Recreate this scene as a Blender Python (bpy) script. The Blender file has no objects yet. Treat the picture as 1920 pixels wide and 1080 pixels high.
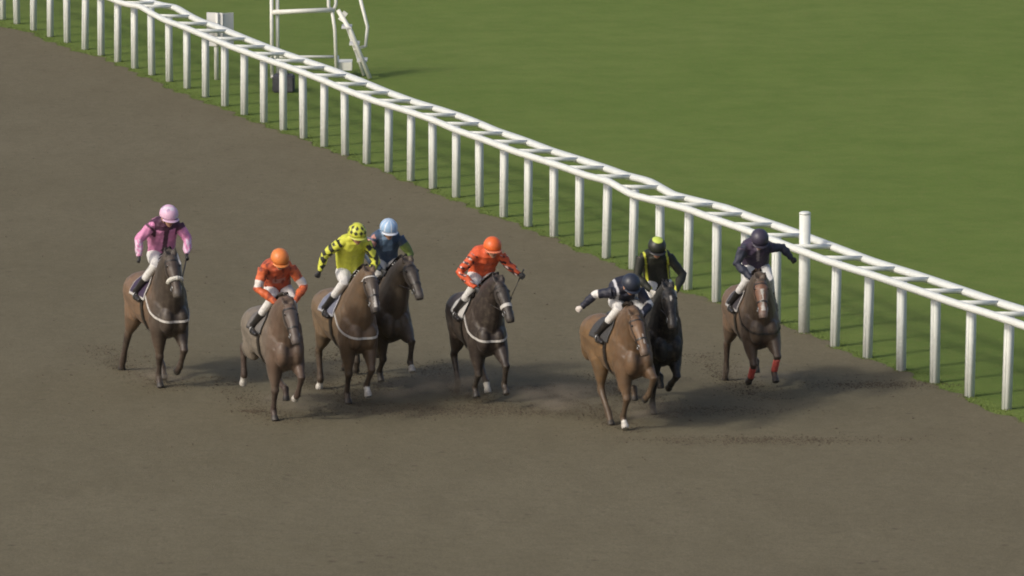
import bpy, bmesh, math, random
import numpy as np
from mathutils import Vector, Matrix
from mathutils.bvhtree import BVHTree
R = math.radians
sc = bpy.context.scene
C = sc.collection
# ------------------------------------------------------------------ camera
cam_d = bpy.data.cameras.new("camera"); cam = bpy.data.objects.new("camera", cam_d); C.objects.link(cam)
CAM_H = 16.0; PITCH = 9.5
cam.location = (0, 0, CAM_H); cam.rotation_euler = (R(90 - PITCH), 0, 0)
cam_d.sensor_width = 36; cam_d.lens = 217.37
cam_d.clip_start = 1; cam_d.clip_end = 3000
sc.camera = cam
# ------------------------------------------------------------------ light
SUN_EL = 35.0
TR = Vector((0.82, 0.57, 0)).normalized()          # way the light travels over the ground
world = bpy.data.worlds.new("World"); sc.world = world; world.use_nodes = True
nt = world.node_tree; nt.nodes.clear()
wo = nt.nodes.new("ShaderNodeOutputWorld"); bg = nt.nodes.new("ShaderNodeBackground"); sky = nt.nodes.new("ShaderNodeTexSky")
sky.sky_type = 'NISHITA'; sky.sun_disc = False; sky.sun_elevation = R(SUN_EL)
sky.sun_rotation = math.atan2(-TR.x, -TR.y); sky.air_density = 0.7; sky.dust_density = 4.0; sky.ozone_density = 0.6
bg.inputs[1].default_value = 0.15
nt.links.new(sky.outputs[0], bg.inputs[0]); nt.links.new(bg.outputs[0], wo.inputs[0])
sun_d = bpy.data.lights.new("sun", 'SUN'); sun = bpy.data.objects.new("sun", sun_d); C.objects.link(sun)
sun_d.energy = 1.55; sun_d.angle = R(6); sun_d.color = (1.0, 0.955, 0.86)
ld = Vector((TR.x, TR.y, -math.tan(R(SUN_EL)))).normalized()
sun.rotation_euler = ld.to_track_quat('-Z', 'Y').to_euler(); sun.location = (0, 0, 30)
sc.view_settings.view_transform = 'Standard'; sc.view_settings.look = 'None'
sc.view_settings.gamma = 1; sc.view_settings.exposure = 0.13
try: sc.view_settings.use_curve_mapping = False
except Exception: pass
sc.cycles.filter_width = 1.9
sc.cycles.use_denoising = True
sc.cycles.max_bounces = 5
rnd = random.Random(7)

# ------------------------------------------------------------------ helpers
def tag(o, label=None, cat=None, group=None, kind=None):
    if label: o['label'] = label
    if cat: o['category'] = cat
    if group: o['group'] = group
    if kind: o['kind'] = kind
    return o
def empty(name, M, label, cat, group=None):
    o = bpy.data.objects.new(name, None); C.objects.link(o); o.matrix_world = M
    o.empty_display_size = .2
    return tag(o, label, cat, group)
def link(name, me, mat=None, parent=None, smooth=True):
    o = bpy.data.objects.new(name, me); C.objects.link(o)
    if parent is not None: o.parent = parent
    if mat and not me.materials: me.materials.append(mat)
    if smooth: me.polygons.foreach_set("use_smooth", [True] * len(me.polygons))
    return o
def from_bm(name, bm, mat=None, parent=None, smooth=True):
    me = bpy.data.meshes.new(name); bm.to_mesh(me); bm.free()
    return link(name, me, mat, parent, smooth)
def loft(bm, secs, n=14, side=(0, 1, 0), cap=True):
    """secs: list of (point, half width, half height); closed tube round a path"""
    P = [Vector(s[0]) for s in secs]; rings = []
    for i, (p, w, h) in enumerate(secs):
        t = (P[min(i + 1, len(P) - 1)] - P[max(i - 1, 0)])
        if t.length < 1e-6: t = Vector((1, 0, 0))
        t.normalize(); s = Vector(side); s = s - t * s.dot(t)
        if s.length < .05: s = Vector((0, 0, 1)) - t * t.z
        if s.length < .05: s = Vector((1, 0, 0)) - t * t.x
        s.normalize(); u = s.cross(t)
        rings.append([bm.verts.new(P[i] + s * (w * math.cos(a)) + u * (h * math.sin(a))) for a in [2 * math.pi * k / n for k in range(n)]])
    for a, b in zip(rings, rings[1:]):
        for k in range(n): bm.faces.new((a[k], a[(k + 1) % n], b[(k + 1) % n], b[k]))
    if cap:
        bm.faces.new(list(reversed(rings[0]))); bm.faces.new(rings[-1])
    return rings
def round_loft(bm, secs, n=14, side=(0, 1, 0)):
    """loft with rounded ends"""
    a, b = secs[0], secs[1]; y, z = secs[-1], secs[-2]
    def endcap(s0, s1):
        p0, p1 = Vector(s0[0]), Vector(s1[0]); d = (p0 - p1).normalized(); r = min(s0[1], s0[2])
        return [(p0 + d * r * .95, s0[1] * .25, s0[2] * .25), (p0 + d * r * .7, s0[1] * .7, s0[2] * .7)]
    loft(bm, endcap(a, b) + list(secs) + list(reversed(endcap(y, z))), n, side)
def blob(bm, c, r, rot=None, u=14, v=9):
    M = Matrix.Translation(Vector(c)) @ (rot.to_4x4() if rot else Matrix.Identity(4)) @ Matrix.Diagonal((*r, 1))
    bmesh.ops.create_uvsphere(bm, u_segments=u, v_segments=v, radius=1, matrix=M)
def box(bm, c, s, rot=None):
    M = Matrix.Translation(Vector(c)) @ (rot.to_4x4() if rot else Matrix.Identity(4)) @ Matrix.Diagonal((*s, 1))
    return bmesh.ops.create_cube(bm, size=1, matrix=M)
def tube(bm, pts, r, n=8):
    loft(bm, [(p, r, r) for p in pts], n)
def fused(bm, voxel, smooth=4):
    """union of closed shapes in bm as ONE continuous skin"""
    me = bpy.data.meshes.new("tmp"); bmesh.ops.recalc_face_normals(bm, faces=bm.faces[:]); bm.to_mesh(me); bm.free()
    o = bpy.data.objects.new("tmp", me); C.objects.link(o)
    m = o.modifiers.new("r", 'REMESH'); m.mode = 'VOXEL'; m.voxel_size = voxel; m.use_smooth_shade = True
    if smooth:
        s = o.modifiers.new("s", 'SMOOTH'); s.factor = .5; s.iterations = smooth
    dg = bpy.context.evaluated_depsgraph_get(); dg.update()
    out = bpy.data.meshes.new_from_object(o.evaluated_get(dg))
    bpy.data.objects.remove(o); bpy.data.meshes.remove(me)
    out.materials.clear()
    return out
def verts_np(me):
    a = np.empty(len(me.vertices) * 3, dtype=np.float32); me.vertices.foreach_get("co", a); return a.reshape(-1, 3)
def paint(me, col):
    at = me.attributes.new("coat", 'FLOAT_COLOR', 'POINT')
    rgba = np.ones((len(me.vertices), 4), dtype=np.float32); rgba[:, :3] = col
    at.data.foreach_set("color", rgba.ravel())
def bvh_of(me):
    return BVHTree.FromPolygons([v.co.copy() for v in me.vertices], [tuple(p.vertices) for p in me.polygons])

# ------------------------------------------------------------------ materials
def mat(name, col=None, rough=.6, spec=.4, attr=False, noise=.0, nscale=20., bump=0., bscale=60., dirt=None, dirt_amt=0., sheen=0.):
    m = bpy.data.materials.new(name); m.use_nodes = True; t = m.node_tree; N = t.nodes; L = t.links
    b = N["Principled BSDF"]; b.inputs["Roughness"].default_value = rough
    b.inputs["Specular IOR Level"].default_value = spec
    if sheen: b.inputs["Sheen Weight"].default_value = sheen; b.inputs["Sheen Roughness"].default_value = .4
    tc = N.new("ShaderNodeTexCoord")
    if attr:
        a = N.new("ShaderNodeAttribute"); a.attribute_name = "coat"; src = a.outputs["Color"]
    else:
        c = N.new("ShaderNodeRGB"); c.outputs[0].default_value = (*col, 1); src = c.outputs[0]
    if noise:
        n = N.new("ShaderNodeTexNoise"); n.inputs["Scale"].default_value = nscale; n.inputs["Detail"].default_value = 5
        L.new(tc.outputs["Object"], n.inputs["Vector"])
        r = N.new("ShaderNodeMapRange"); r.inputs[1].default_value = .25; r.inputs[2].default_value = .75
        r.inputs[3].default_value = 1 - noise; r.inputs[4].default_value = 1 + noise; L.new(n.outputs[0], r.inputs[0])
        mx = N.new("ShaderNodeVectorMath"); mx.operation = 'SCALE'; L.new(src, mx.inputs[0]); L.new(r.outputs[0], mx.inputs["Scale"]); src = mx.outputs[0]
    if dirt:
        n = N.new("ShaderNodeTexNoise"); n.inputs["Scale"].default_value = 14; n.inputs["Detail"].default_value = 8; n.inputs["Roughness"].default_value = .75
        L.new(tc.outputs["Object"], n.inputs["Vector"])
        r = N.new("ShaderNodeMapRange"); r.inputs[1].default_value = .48; r.inputs[2].default_value = .68; r.inputs[3].default_value = 0; r.inputs[4].default_value = dirt_amt
        L.new(n.outputs[0], r.inputs[0])
        mx = N.new("ShaderNodeMix"); mx.data_type = 'RGBA'; L.new(r.outputs[0], mx.inputs["Factor"]); L.new(src, mx.inputs["A"]); mx.inputs["B"].default_value = (*dirt, 1); src = mx.outputs["Result"]
    L.new(src, b.inputs["Base Color"])
    if bump:
        n = N.new("ShaderNodeTexNoise"); n.inputs["Scale"].default_value = bscale; n.inputs["Detail"].default_value = 4
        L.new(tc.outputs["Object"], n.inputs["Vector"])
        bp = N.new("ShaderNodeBump"); bp.inputs["Strength"].default_value = bump; bp.inputs["Distance"].default_value = .01
        L.new(n.outputs[0], bp.inputs["Height"]); L.new(bp.outputs[0], b.inputs["Normal"])
    return m
SAND = (.115, .095, .07)
M_coat = mat("horse_coat", attr=True, rough=.48, spec=.36, noise=.32, nscale=6, bump=.6, bscale=9, dirt=SAND, dirt_amt=.6, sheen=.05)
M_hair = mat("horse_hair", attr=True, rough=.6, spec=.2, noise=.3, nscale=30, bump=.5, bscale=60)
M_cloth = mat("race_silk", attr=True, rough=.55, spec=.3, noise=.10, nscale=18, bump=.6, bscale=14, dirt=SAND, dirt_amt=.18)
M_breech = mat("breeches_cloth", attr=True, rough=.65, spec=.25, noise=.07, nscale=18, bump=.5, bscale=16, dirt=SAND, dirt_amt=.4)
M_skin = mat("skin_and_gloves", attr=True, rough=.55, spec=.35, noise=.08)
M_leather = mat("dark_leather", (.022, .018, .015), rough=.4, spec=.5, noise=.2, dirt=SAND, dirt_amt=.3)
M_boot = mat("boot_leather", attr=True, rough=.35, spec=.5, noise=.2, dirt=SAND, dirt_amt=.35)
M_helmet = mat("cap_silk", attr=True, rough=.42, spec=.45, noise=.06, nscale=16, bump=.25, bscale=25)
M_white = mat("white_strap", (.50, .48, .44), rough=.6, noise=.12, nscale=30, dirt=SAND, dirt_amt=.4)
M_fleece = mat("white_fleece", (.62, .6, .53), rough=.9, spec=.1, noise=.2, nscale=40, bump=1, bscale=120, dirt=SAND, dirt_amt=.3)
M_eye = mat("eye", (.01, .008, .006), rough=.1, spec=.6)
M_goggle = mat("goggle_lens", (.012, .012, .014), rough=.15, spec=.6)
M_metal = mat("steel", (.35, .35, .34), rough=.3); M_metal.node_tree.nodes["Principled BSDF"].inputs["Metallic"].default_value = .9
M_red = mat("red_bandage", (.56, .11, .09), rough=.8, spec=.1, noise=.2, nscale=40, bump=.6, bscale=90, dirt=SAND, dirt_amt=.45)
M_pvc = mat("white_plastic", (.66, .68, .63), rough=.38, spec=.4, noise=.05, nscale=3, dirt=(.38, .38, .28), dirt_amt=.22)
M_paint = mat("white_painted_metal", (.68, .68, .62), rough=.45, noise=.06, nscale=6, dirt=(.35, .34, .28), dirt_amt=.25)
M_board = mat("pale_board", (.60, .60, .58), rough=.6, noise=.1, nscale=5)
M_dark = mat("dark_grey", (.075, .075, .082), rough=.8, noise=.3, nscale=9, bump=.5, bscale=40)
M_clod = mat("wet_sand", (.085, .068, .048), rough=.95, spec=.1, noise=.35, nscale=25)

def ground_mat(name, kind):
    m = bpy.data.materials.new(name); m.use_nodes = True; t = m.node_tree; N = t.nodes; L = t.links
    b = N["Principled BSDF"]; b.inputs["Roughness"].default_value = .95; b.inputs["Specular IOR Level"].default_value = .08
    tc = N.new("ShaderNodeTexCoord")
    def noise(scale, det=4, rough=.6, stretch=None, rz=0):
        n = N.new("ShaderNodeTexNoise"); n.inputs["Scale"].default_value = scale; n.inputs["Detail"].default_value = det; n.inputs["Roughness"].default_value = rough
        mp = N.new("ShaderNodeMapping"); L.new(tc.outputs["Object"], mp.inputs[0]); L.new(mp.outputs[0], n.inputs["Vector"])
        mp.inputs["Rotation"].default_value = (0, 0, rz)
        if stretch: mp.inputs["Scale"].default_value = stretch
        return n.outputs[0]
    def rng(src, a, b_, c, d):
        r = N.new("ShaderNodeMapRange"); r.inputs[1].default_value = a; r.inputs[2].default_value = b_; r.inputs[3].default_value = c; r.inputs[4].default_value = d
        L.new(src, r.inputs[0]); return r.outputs[0]
    def mix(f, A, B):
        x = N.new("ShaderNodeMix"); x.data_type = 'RGBA'; L.new(f, x.inputs["Factor"])
        for s, k in ((A, "A"), (B, "B")):
            if isinstance(s, tuple): x.inputs[k].default_value = (*s, 1)
            else: L.new(s, x.inputs[k])
        return x.outputs["Result"]
    if kind == 'sand':
        c = mix(rng(noise(.12, 3), .3, .7, 0, 1), (.143, .126, .080), (.164, .145, .095))
        c = mix(rng(noise(1.3, 5, .7, (1, .45, 1), R(21)), .42, .75, 0, .5), c, (.112, .098, .062))
        c = mix(rng(noise(6, 6, .75), .45, .70, 0, .42), c, (.098, .085, .055))
        c = mix(rng(noise(3.3, 6, .8), .50, .72, 0, .35), c, (.20, .178, .125))
        c = mix(rng(noise(24, 6, .8), .42, .75, 0, .6), c, (.082, .070, .045))
        c = mix(rng(noise(60, 3, .8), .60, .75, 0, .5), c, (.26, .235, .19))
        # old prints, wind-rowed specks
        v = N.new("ShaderNodeTexVoronoi"); v.inputs["Scale"].default_value = 2.6; v.inputs["Randomness"].default_value = 1
        L.new(tc.outputs["Object"], v.inputs["Vector"])
        pr = rng(v.outputs["Distance"], .0, .2, 1, 0)
        k = N.new("ShaderNodeMath"); k.operation = 'MULTIPLY'; L.new(pr, k.inputs[0]); L.new(rng(noise(.9, 3), .46, .60, 0, .85), k.inputs[1])
        c = mix(k.outputs[0], c, (.085, .068, .048))
        h1 = noise(26, 6, .75); h2 = noise(3.0, 3)
        ad = N.new("ShaderNodeMath"); ad.operation = 'MULTIPLY_ADD'; L.new(h2, ad.inputs[0]); ad.inputs[1].default_value = 1.6; L.new(h1, ad.inputs[2])
        sb = N.new("ShaderNodeMath"); sb.operation = 'MULTIPLY_ADD'; L.new(k.outputs[0], sb.inputs[0]); sb.inputs[1].default_value = -1.2; L.new(ad.outputs[0], sb.inputs[2])
        hh = sb.outputs[0]; dist = .012; st = .55
    else:
        c = mix(rng(noise(.10, 3), .3, .7, 0, 1), (.146, .208, .047), (.178, .228, .062))
        c = mix(rng(noise(.22, 4, .6, (1, .35, 1), R(20)), .42, .62, 0, .2), c, (.120, .182, .040))
        c = mix(rng(noise(.9, 5, .7), .38, .72, 0, .7), c, (.100, .158, .032))
        c = mix(rng(noise(2.1, 5, .8), .55, .75, 0, .6), c, (.19, .22, .07))
        c = mix(rng(noise(5, 5, .75), .50, .75, 0, .6), c, (.20, .20, .068))
        c = mix(rng(noise(30, 5, .85), .40, .70, 0, .7), c, (.078, .120, .025))
        hh = noise(28, 6, .85); dist = .03; st = .6
    L.new(c, b.inputs["Base Color"])
    bp = N.new("ShaderNodeBump"); bp.inputs["Strength"].default_value = st; bp.inputs["Distance"].default_value = dist
    L.new(hh, bp.inputs["Height"]); L.new(bp.outputs[0], b.inputs["Normal"])
    return m
M_sand = ground_mat("track_sand", 'sand'); M_grass = ground_mat("mown_grass", 'grass')

# ------------------------------------------------------------------ ground, track
POSTS = [(-10.78,130.02),(-10.42,129.28),(-9.99,128.2),(-9.56,127.13),(-9.14,126.16),(-8.7,125.04),(-8.31,124.11),(-7.91,123.1),(-7.51,122.1),(-7.11,121.09),(-6.71,120.09),(-6.31,119.09),(-5.89,117.85),(-5.46,116.57),(-5.04,115.36),(-4.63,114.31),(-4.23,113.3),(-3.82,112.23),(-3.41,111.16),(-3.0,110.05),(-2.59,109.03),(-2.18,107.99),(-1.77,106.95),(-1.37,106.04),(-0.96,105.05),(-0.55,103.97),(-0.14,102.85),(0.27,101.81),(0.69,100.73),(1.1,99.73),(1.52,98.53),(1.93,97.42),(2.34,96.44),(2.75,95.46),(3.16,94.31),(3.58,93.32),(4.0,92.33),(4.39,91.5),(4.79,90.35),(5.22,89.39),(5.65,88.34),(6.07,87.35),(6.49,86.25),(6.94,85.28)]
RAILZ = [(-13, 1.32), (-7.91, 1.32), (-7.77, 1.308), (-7.52, 1.334), (-7.3, 1.374), (-7.14, 1.336), (-6.98, 1.303), (-6.84, 1.283), (-6.69, 1.271), (-6.39, 1.285), (-4.48, 1.296), (-3.94, 1.31), (-3.41, 1.304), (-2.9, 1.278), (-2.39, 1.272), (-1.9, 1.294), (-1.42, 1.296), (-0.91, 1.262), (-0.45, 1.279), (-0.0, 1.272), (0.44, 1.291), (0.87, 1.309), (1.18, 1.314), (1.39, 1.342), (1.55, 1.362), (1.7, 1.328), (1.9, 1.28), (2.1, 1.3), (2.3, 1.323), (2.7, 1.37), (3.08, 1.365), (3.45, 1.368), (4.14, 1.334), (4.69, 1.322), (5.23, 1.342), (5.74, 1.346), (6.25, 1.348), (6.74, 1.364), (9, 1.374)]
EDGE = [(-10.76,129.01),(-10.11,127.93),(-9.41,125.99),(-8.77,124.61),(-8.28,123.77),(-6.32,118.16),(-5.75,116.87),(-5.17,115.39),(-4.75,114.16),(-4.07,112.68),(-3.41,110.96),(-2.76,109.29),(-2.14,107.67),(-1.65,106.41),(-1.15,105.05),(-0.45,103.26),(0.22,101.69),(0.66,100.56),(1.08,99.29),(1.5,98.21),(1.81,97.52),(2.82,94.96),(3.59,93.24),(4.5,91.44),(4.79,90.2),(5.02,89.75),(5.28,89.13),(5.47,88.69),(5.84,87.82),(6.05,87.18),(6.33,86.43),(6.53,85.72),(6.8,84.99),(7.01,84.55)]
RD = Vector((0.367, -0.930, 0)); RN = Vector((0.930, 0.367, 0))     # along the rail towards camera; away from the track
EDGE = [tuple(Vector((*EDGE[0], 0)) - RD * 60)[:2]] + EDGE + [tuple(Vector((*EDGE[-1], 0)) + RD * 60)[:2]]
bm = bmesh.new()
G = 1500
vs = [bm.verts.new(v) for v in ((-G, -G, 0), (G, -G, 0), (G, G, 0), (-G, G, 0))]; bm.faces.new(vs)
tag(from_bm("grass_ground", bm, M_grass, smooth=False), "smooth mown green infield grass beyond the white rail", kind='structure')
pts = []
for a, b in zip(EDGE, EDGE[1:]):
    n = max(1, int(math.dist(a, b) / .12))
    for k in range(n):
        t = k / n; pts.append(Vector((a[0] + (b[0] - a[0]) * t, a[1] + (b[1] - a[1]) * t, .004)))
edge_pts = []
bm = bmesh.new(); inner = []; outer = []
for i, p in enumerate(pts):
    q = p + RN * (.05 * math.sin(i * .9) + .04 * math.sin(i * .37 + 1) + rnd.uniform(-.03, .03)); edge_pts.append(q.copy())
    inner.append(bm.verts.new(q)); outer.append(bm.verts.new(p - RN * 30))
for i in range(len(pts) - 1): bm.faces.new((outer[i], outer[i + 1], inner[i + 1], inner[i]))
bmesh.ops.recalc_face_normals(bm, faces=bm.faces[:])
tag(from_bm("racetrack", bm, M_sand, smooth=False), "brown sand all weather racetrack surface", kind='structure')

# grass fringe along the edge and round the posts
def tufts(name, spots, label):
    V = []; F = []
    for (x, y, h) in spots:
        a = rnd.uniform(0, 6.28); w = rnd.uniform(.004, .010); lx, ly = rnd.gauss(0, .02), rnd.gauss(0, .02)
        i = len(V); dx, dy = math.cos(a) * w, math.sin(a) * w
        V += [(x - dx, y - dy, 0), (x + dx, y + dy, 0), (x + lx, y + ly, h)]; F.append((i, i + 1, i + 2))
    me = bpy.data.meshes.new(name); me.from_pydata(V, [], F)
    return tag(link(name, me, M_tuft, smooth=False), label, kind='stuff')
M_tuft = mat("grass_blades", (.125, .165, .045), rough=.8, spec=.15, noise=.45, nscale=7)
sp = []
for i in range(len(edge_pts) - 1):
    p = edge_pts[i]
    if p.y > 132 or p.y < 80: continue
    for k in range(34):
        q = p + RD * rnd.uniform(0, .12) + RN * (abs(rnd.gauss(0, .16)) - .05)
        sp.append((q.x, q.y, rnd.uniform(.006, .022)))
for (x, y) in POSTS:
    for k in range(60):
        a = rnd.uniform(0, 6.28); r = .06 + abs(rnd.gauss(0, .05)); sp.append((x + r * math.cos(a), y + r * math.sin(a), rnd.uniform(.012, .035)))
tufts("grass", sp, "ragged grass fringe where the turf meets the sand")

# ------------------------------------------------------------------ running rail
rail = empty("running_rail", Matrix.Translation((0, 105, 0)), "white plastic running rail of two parallel pipes, crossbars and round posts", "fence")
def rl(v): return Vector(v) - Vector((0, 105, 0))
def rz(x): return float(np.interp(x, [a for a, b in RAILZ], [b for a, b in RAILZ]))
OFF = .23; SEP = .71
line = [Vector((*p, 0)) for p in POSTS]
line = [line[0] - RD * 1.1 * k for k in (7, 6, 5, 4, 3, 2, 1)] + line + [line[-1] + RD * 1.1 * k for k in (1, 2, 3, 4)]
sm = [line[0]] + [(line[i - 1] + line[i] * 2 + line[i + 1]) / 4 for i in range(1, len(line) - 1)] + [line[-1]]
near = []; far = []
for i in range(len(sm) - 1):
    for k in range(8):
        p = sm[i].lerp(sm[i + 1], k / 8)
        n_ = p - RN * OFF; z = rz(n_.x) ; n_.z = z
        f_ = p + RN * (SEP - OFF); f_.z = z - .045
        near.append(n_); far.append(f_)
def polish(L_):
    for _ in range(2): L_ = [L_[0]] + [(L_[i - 1] + L_[i] * 2 + L_[i + 1]) / 4 for i in range(1, len(L_) - 1)] + [L_[-1]]
    return L_
near = polish(near); far = polish(far)
for L_, lab in ((near, "near rail on the track side"), (far, "far rail on the grass side")):
    bm = bmesh.new(); w_, h_ = (.064, .056) if L_ is near else (.086, .060); loft(bm, [(rl(p), h_, w_) for p in L_], 16, side=(0, 0, 1))
    o = from_bm("rail", bm, M_pvc, rail); o['label'] = "white " + lab
bmp = bmesh.new(); rr = box(bmp, (0, 0, .5), (.128, .112, 1.0)); bmesh.ops.bevel(bmp, geom=[e for e in bmp.edges if abs(e.verts[0].co.z - e.verts[1].co.z) > .5], offset=.022, segments=4, affect='EDGES')
post_me = bpy.data.meshes.new("post"); bmp.to_mesh(post_me); bmp.free(); post_me.materials.append(M_pvc)
bmp = bmesh.new(); loft(bmp, [((-.5, 0, 0), .036, .036), ((.5, 0, 0), .036, .036)], 10)
bar_me = bpy.data.meshes.new("crossbar"); bmp.to_mesh(bar_me); bmp.free(); bar_me.materials.append(M_pvc)
bmp = bmesh.new(); loft(bmp, [((0, 0, -.04), .028, .028), ((0, 0, .03), .028, .028)], 10)
MARK = 37
for i, p in enumerate(line):
    z = rz((p - RN * OFF).x)
    if i - 7 != MARK:
        o = link("post", post_me, None, rail); o.location = rl(p); o.scale = (1, 1, z - .03)
        o.rotation_euler = (rnd.gauss(0, .009), rnd.gauss(0, .009), R(21.5) + rnd.gauss(0, .05)); o.scale = (1, 1, z - .03 + rnd.gauss(0, .004))
    j = i * 8
    if j >= len(near): continue
    a, b = near[j], far[j]; a = a + Vector((0, 0, .012)); b = b + Vector((0, 0, .012))
    o = link("crossbar", bar_me, None, rail); d = b - a
    o.location = rl((a + b) / 2); o.scale = (d.length, 1, 1); o.rotation_euler = d.to_track_quat('X', 'Z').to_euler()
# tall marker post standing in the line of posts
mp = empty("marker_post", Matrix.Translation((4.39, 91.55, 0)), "tall thick white marker post standing up through the running rail", "post")
bm = bmesh.new(); loft(bm, [((0, 0, 0), .086, .086), ((0, 0, 1.80), .084, .084)], 24); from_bm("pole", bm, M_pvc, mp)
bm = bmesh.new(); loft(bm, [((0, 0, 1.80), .088, .088), ((0, 0, 1.825), .086, .086), ((0, 0, 1.84), .06, .06)], 24); from_bm("cap", bm, M_pvc, mp)

# ------------------------------------------------------------------ frame tower, small board, dark block behind the rail
tw = empty("steward_tower", Matrix.Translation((-4.72, 120.66, 0)), "white tubular metal frame tower with sloping ladder behind the running rail", "tower")
def pipes(name, lst, parent, m=M_paint, n=12):
    for pts_, r in lst:
        bm = bmesh.new(); tube(bm, pts_, r, n); from_bm(name, bm, m, parent)
pipes("upright", [(((0, 0, 0), (0, 0, 1.85)), .036), (((.11, .06, 0), (.11, .06, 1.85)), .036),
                  (((1.17, .0, 1.32), (1.12, .0, 1.42), (1.11, .0, 1.85)), .034), (((1.20, .02, 1.3), (1.26, .06, 1.45), (1.26, .06, 1.85)), .034),
                  (((1.18, .0, 1.36), (1.24, .0, .95), (1.27, .0, .02)), .034)], tw)
pipes("crossbar", [(((.02, -.02, 1.30), (1.2, -.02, 1.35)), .046), (((-.02, -.05, .03), (.42, -.05, .03)), .03), (((0, -.02, 1.84), (1.2, -.02, 1.84)), .04),
                   (((0, .9, .3), (1.27, .9, .3)), .03), (((1.27, 0, .3), (1.27, .9, .3)), .03)], tw)
pipes("ladder_rail", [(((1.30, .02, 1.34), (1.55, -.1, .95), (1.93, -.25, .02)), .045), (((1.42, .40, 1.1), (1.62, .30, .55), (1.80, .2, .02)), .03),
                      (((1.72, .1, 1.62), (1.88, .1, 1.0), (1.84, .1, .62), (1.6, .1, .55)), .034)], tw)
for k in range(3):
    t = .2 + .27 * k
    bm = bmesh.new(); box(bm, (1.36 + .56 * t, .1, 1.25 - 1.22 * t), (.20, .5, .03)); from_bm("step", bm, M_board, tw, False)
bm = bmesh.new(); box(bm, (1.42, .3, .22), (.30, .5, .16)); from_bm("tray", bm, M_paint, tw, False)
bm = bmesh.new(); box(bm, (1.40, .0, 1.22), (.10, .03, .20), Matrix.Rotation(R(35), 3, 'Y')); from_bm("bracket", bm, M_paint, tw, False)
mb = empty("marker_board", Matrix.Translation((-5.80, 120.4, 0)), "small pale two panel board on a white post behind the rail", "sign")
bm = bmesh.new(); loft(bm, [((0, 0, 0), .045, .045), ((0, 0, 1.2), .045, .045)], 12); from_bm("pole", bm, M_paint, mb)
bm = bmesh.new(); box(bm, (-.02, -.06, 1.0), (.34, .03, .66), Matrix.Rotation(R(-20), 3, 'Z')); from_bm("panel", bm, M_board, mb, False)
bm = bmesh.new(); box(bm, (.24, -.03, 1.0), (.22, .03, .64), Matrix.Rotation(R(30), 3, 'Z')); from_bm("panel", bm, M_board, mb, False)
bm = bmesh.new(); loft(bm, [((.03, -.11, .67), .05, .03), ((.03, -.11, 1.33), .05, .03)], 12); from_bm("edge_strip", bm, M_paint, mb)
bb = empty("dark_block", Matrix.Translation((-4.42, 118.7, 0)), "dark grey block on the grass in front of the white frame tower", "block")  # low dark grey block set on the grass
bm = bmesh.new(); box(bm, (0, 0, .16), (.42, .5, .32)); bmesh.ops.bevel(bm, geom=bm.edges[:], offset=.03, segments=2, affect='EDGES'); from_bm("slab", bm, M_dark, bb, False)
bm = bmesh.new(); tube(bm, [(-.1, 0, .32), (-.08, 0, .38), (.08, 0, .38), (.1, 0, .32)], .012); from_bm("handle", bm, M_dark, bb)

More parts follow.
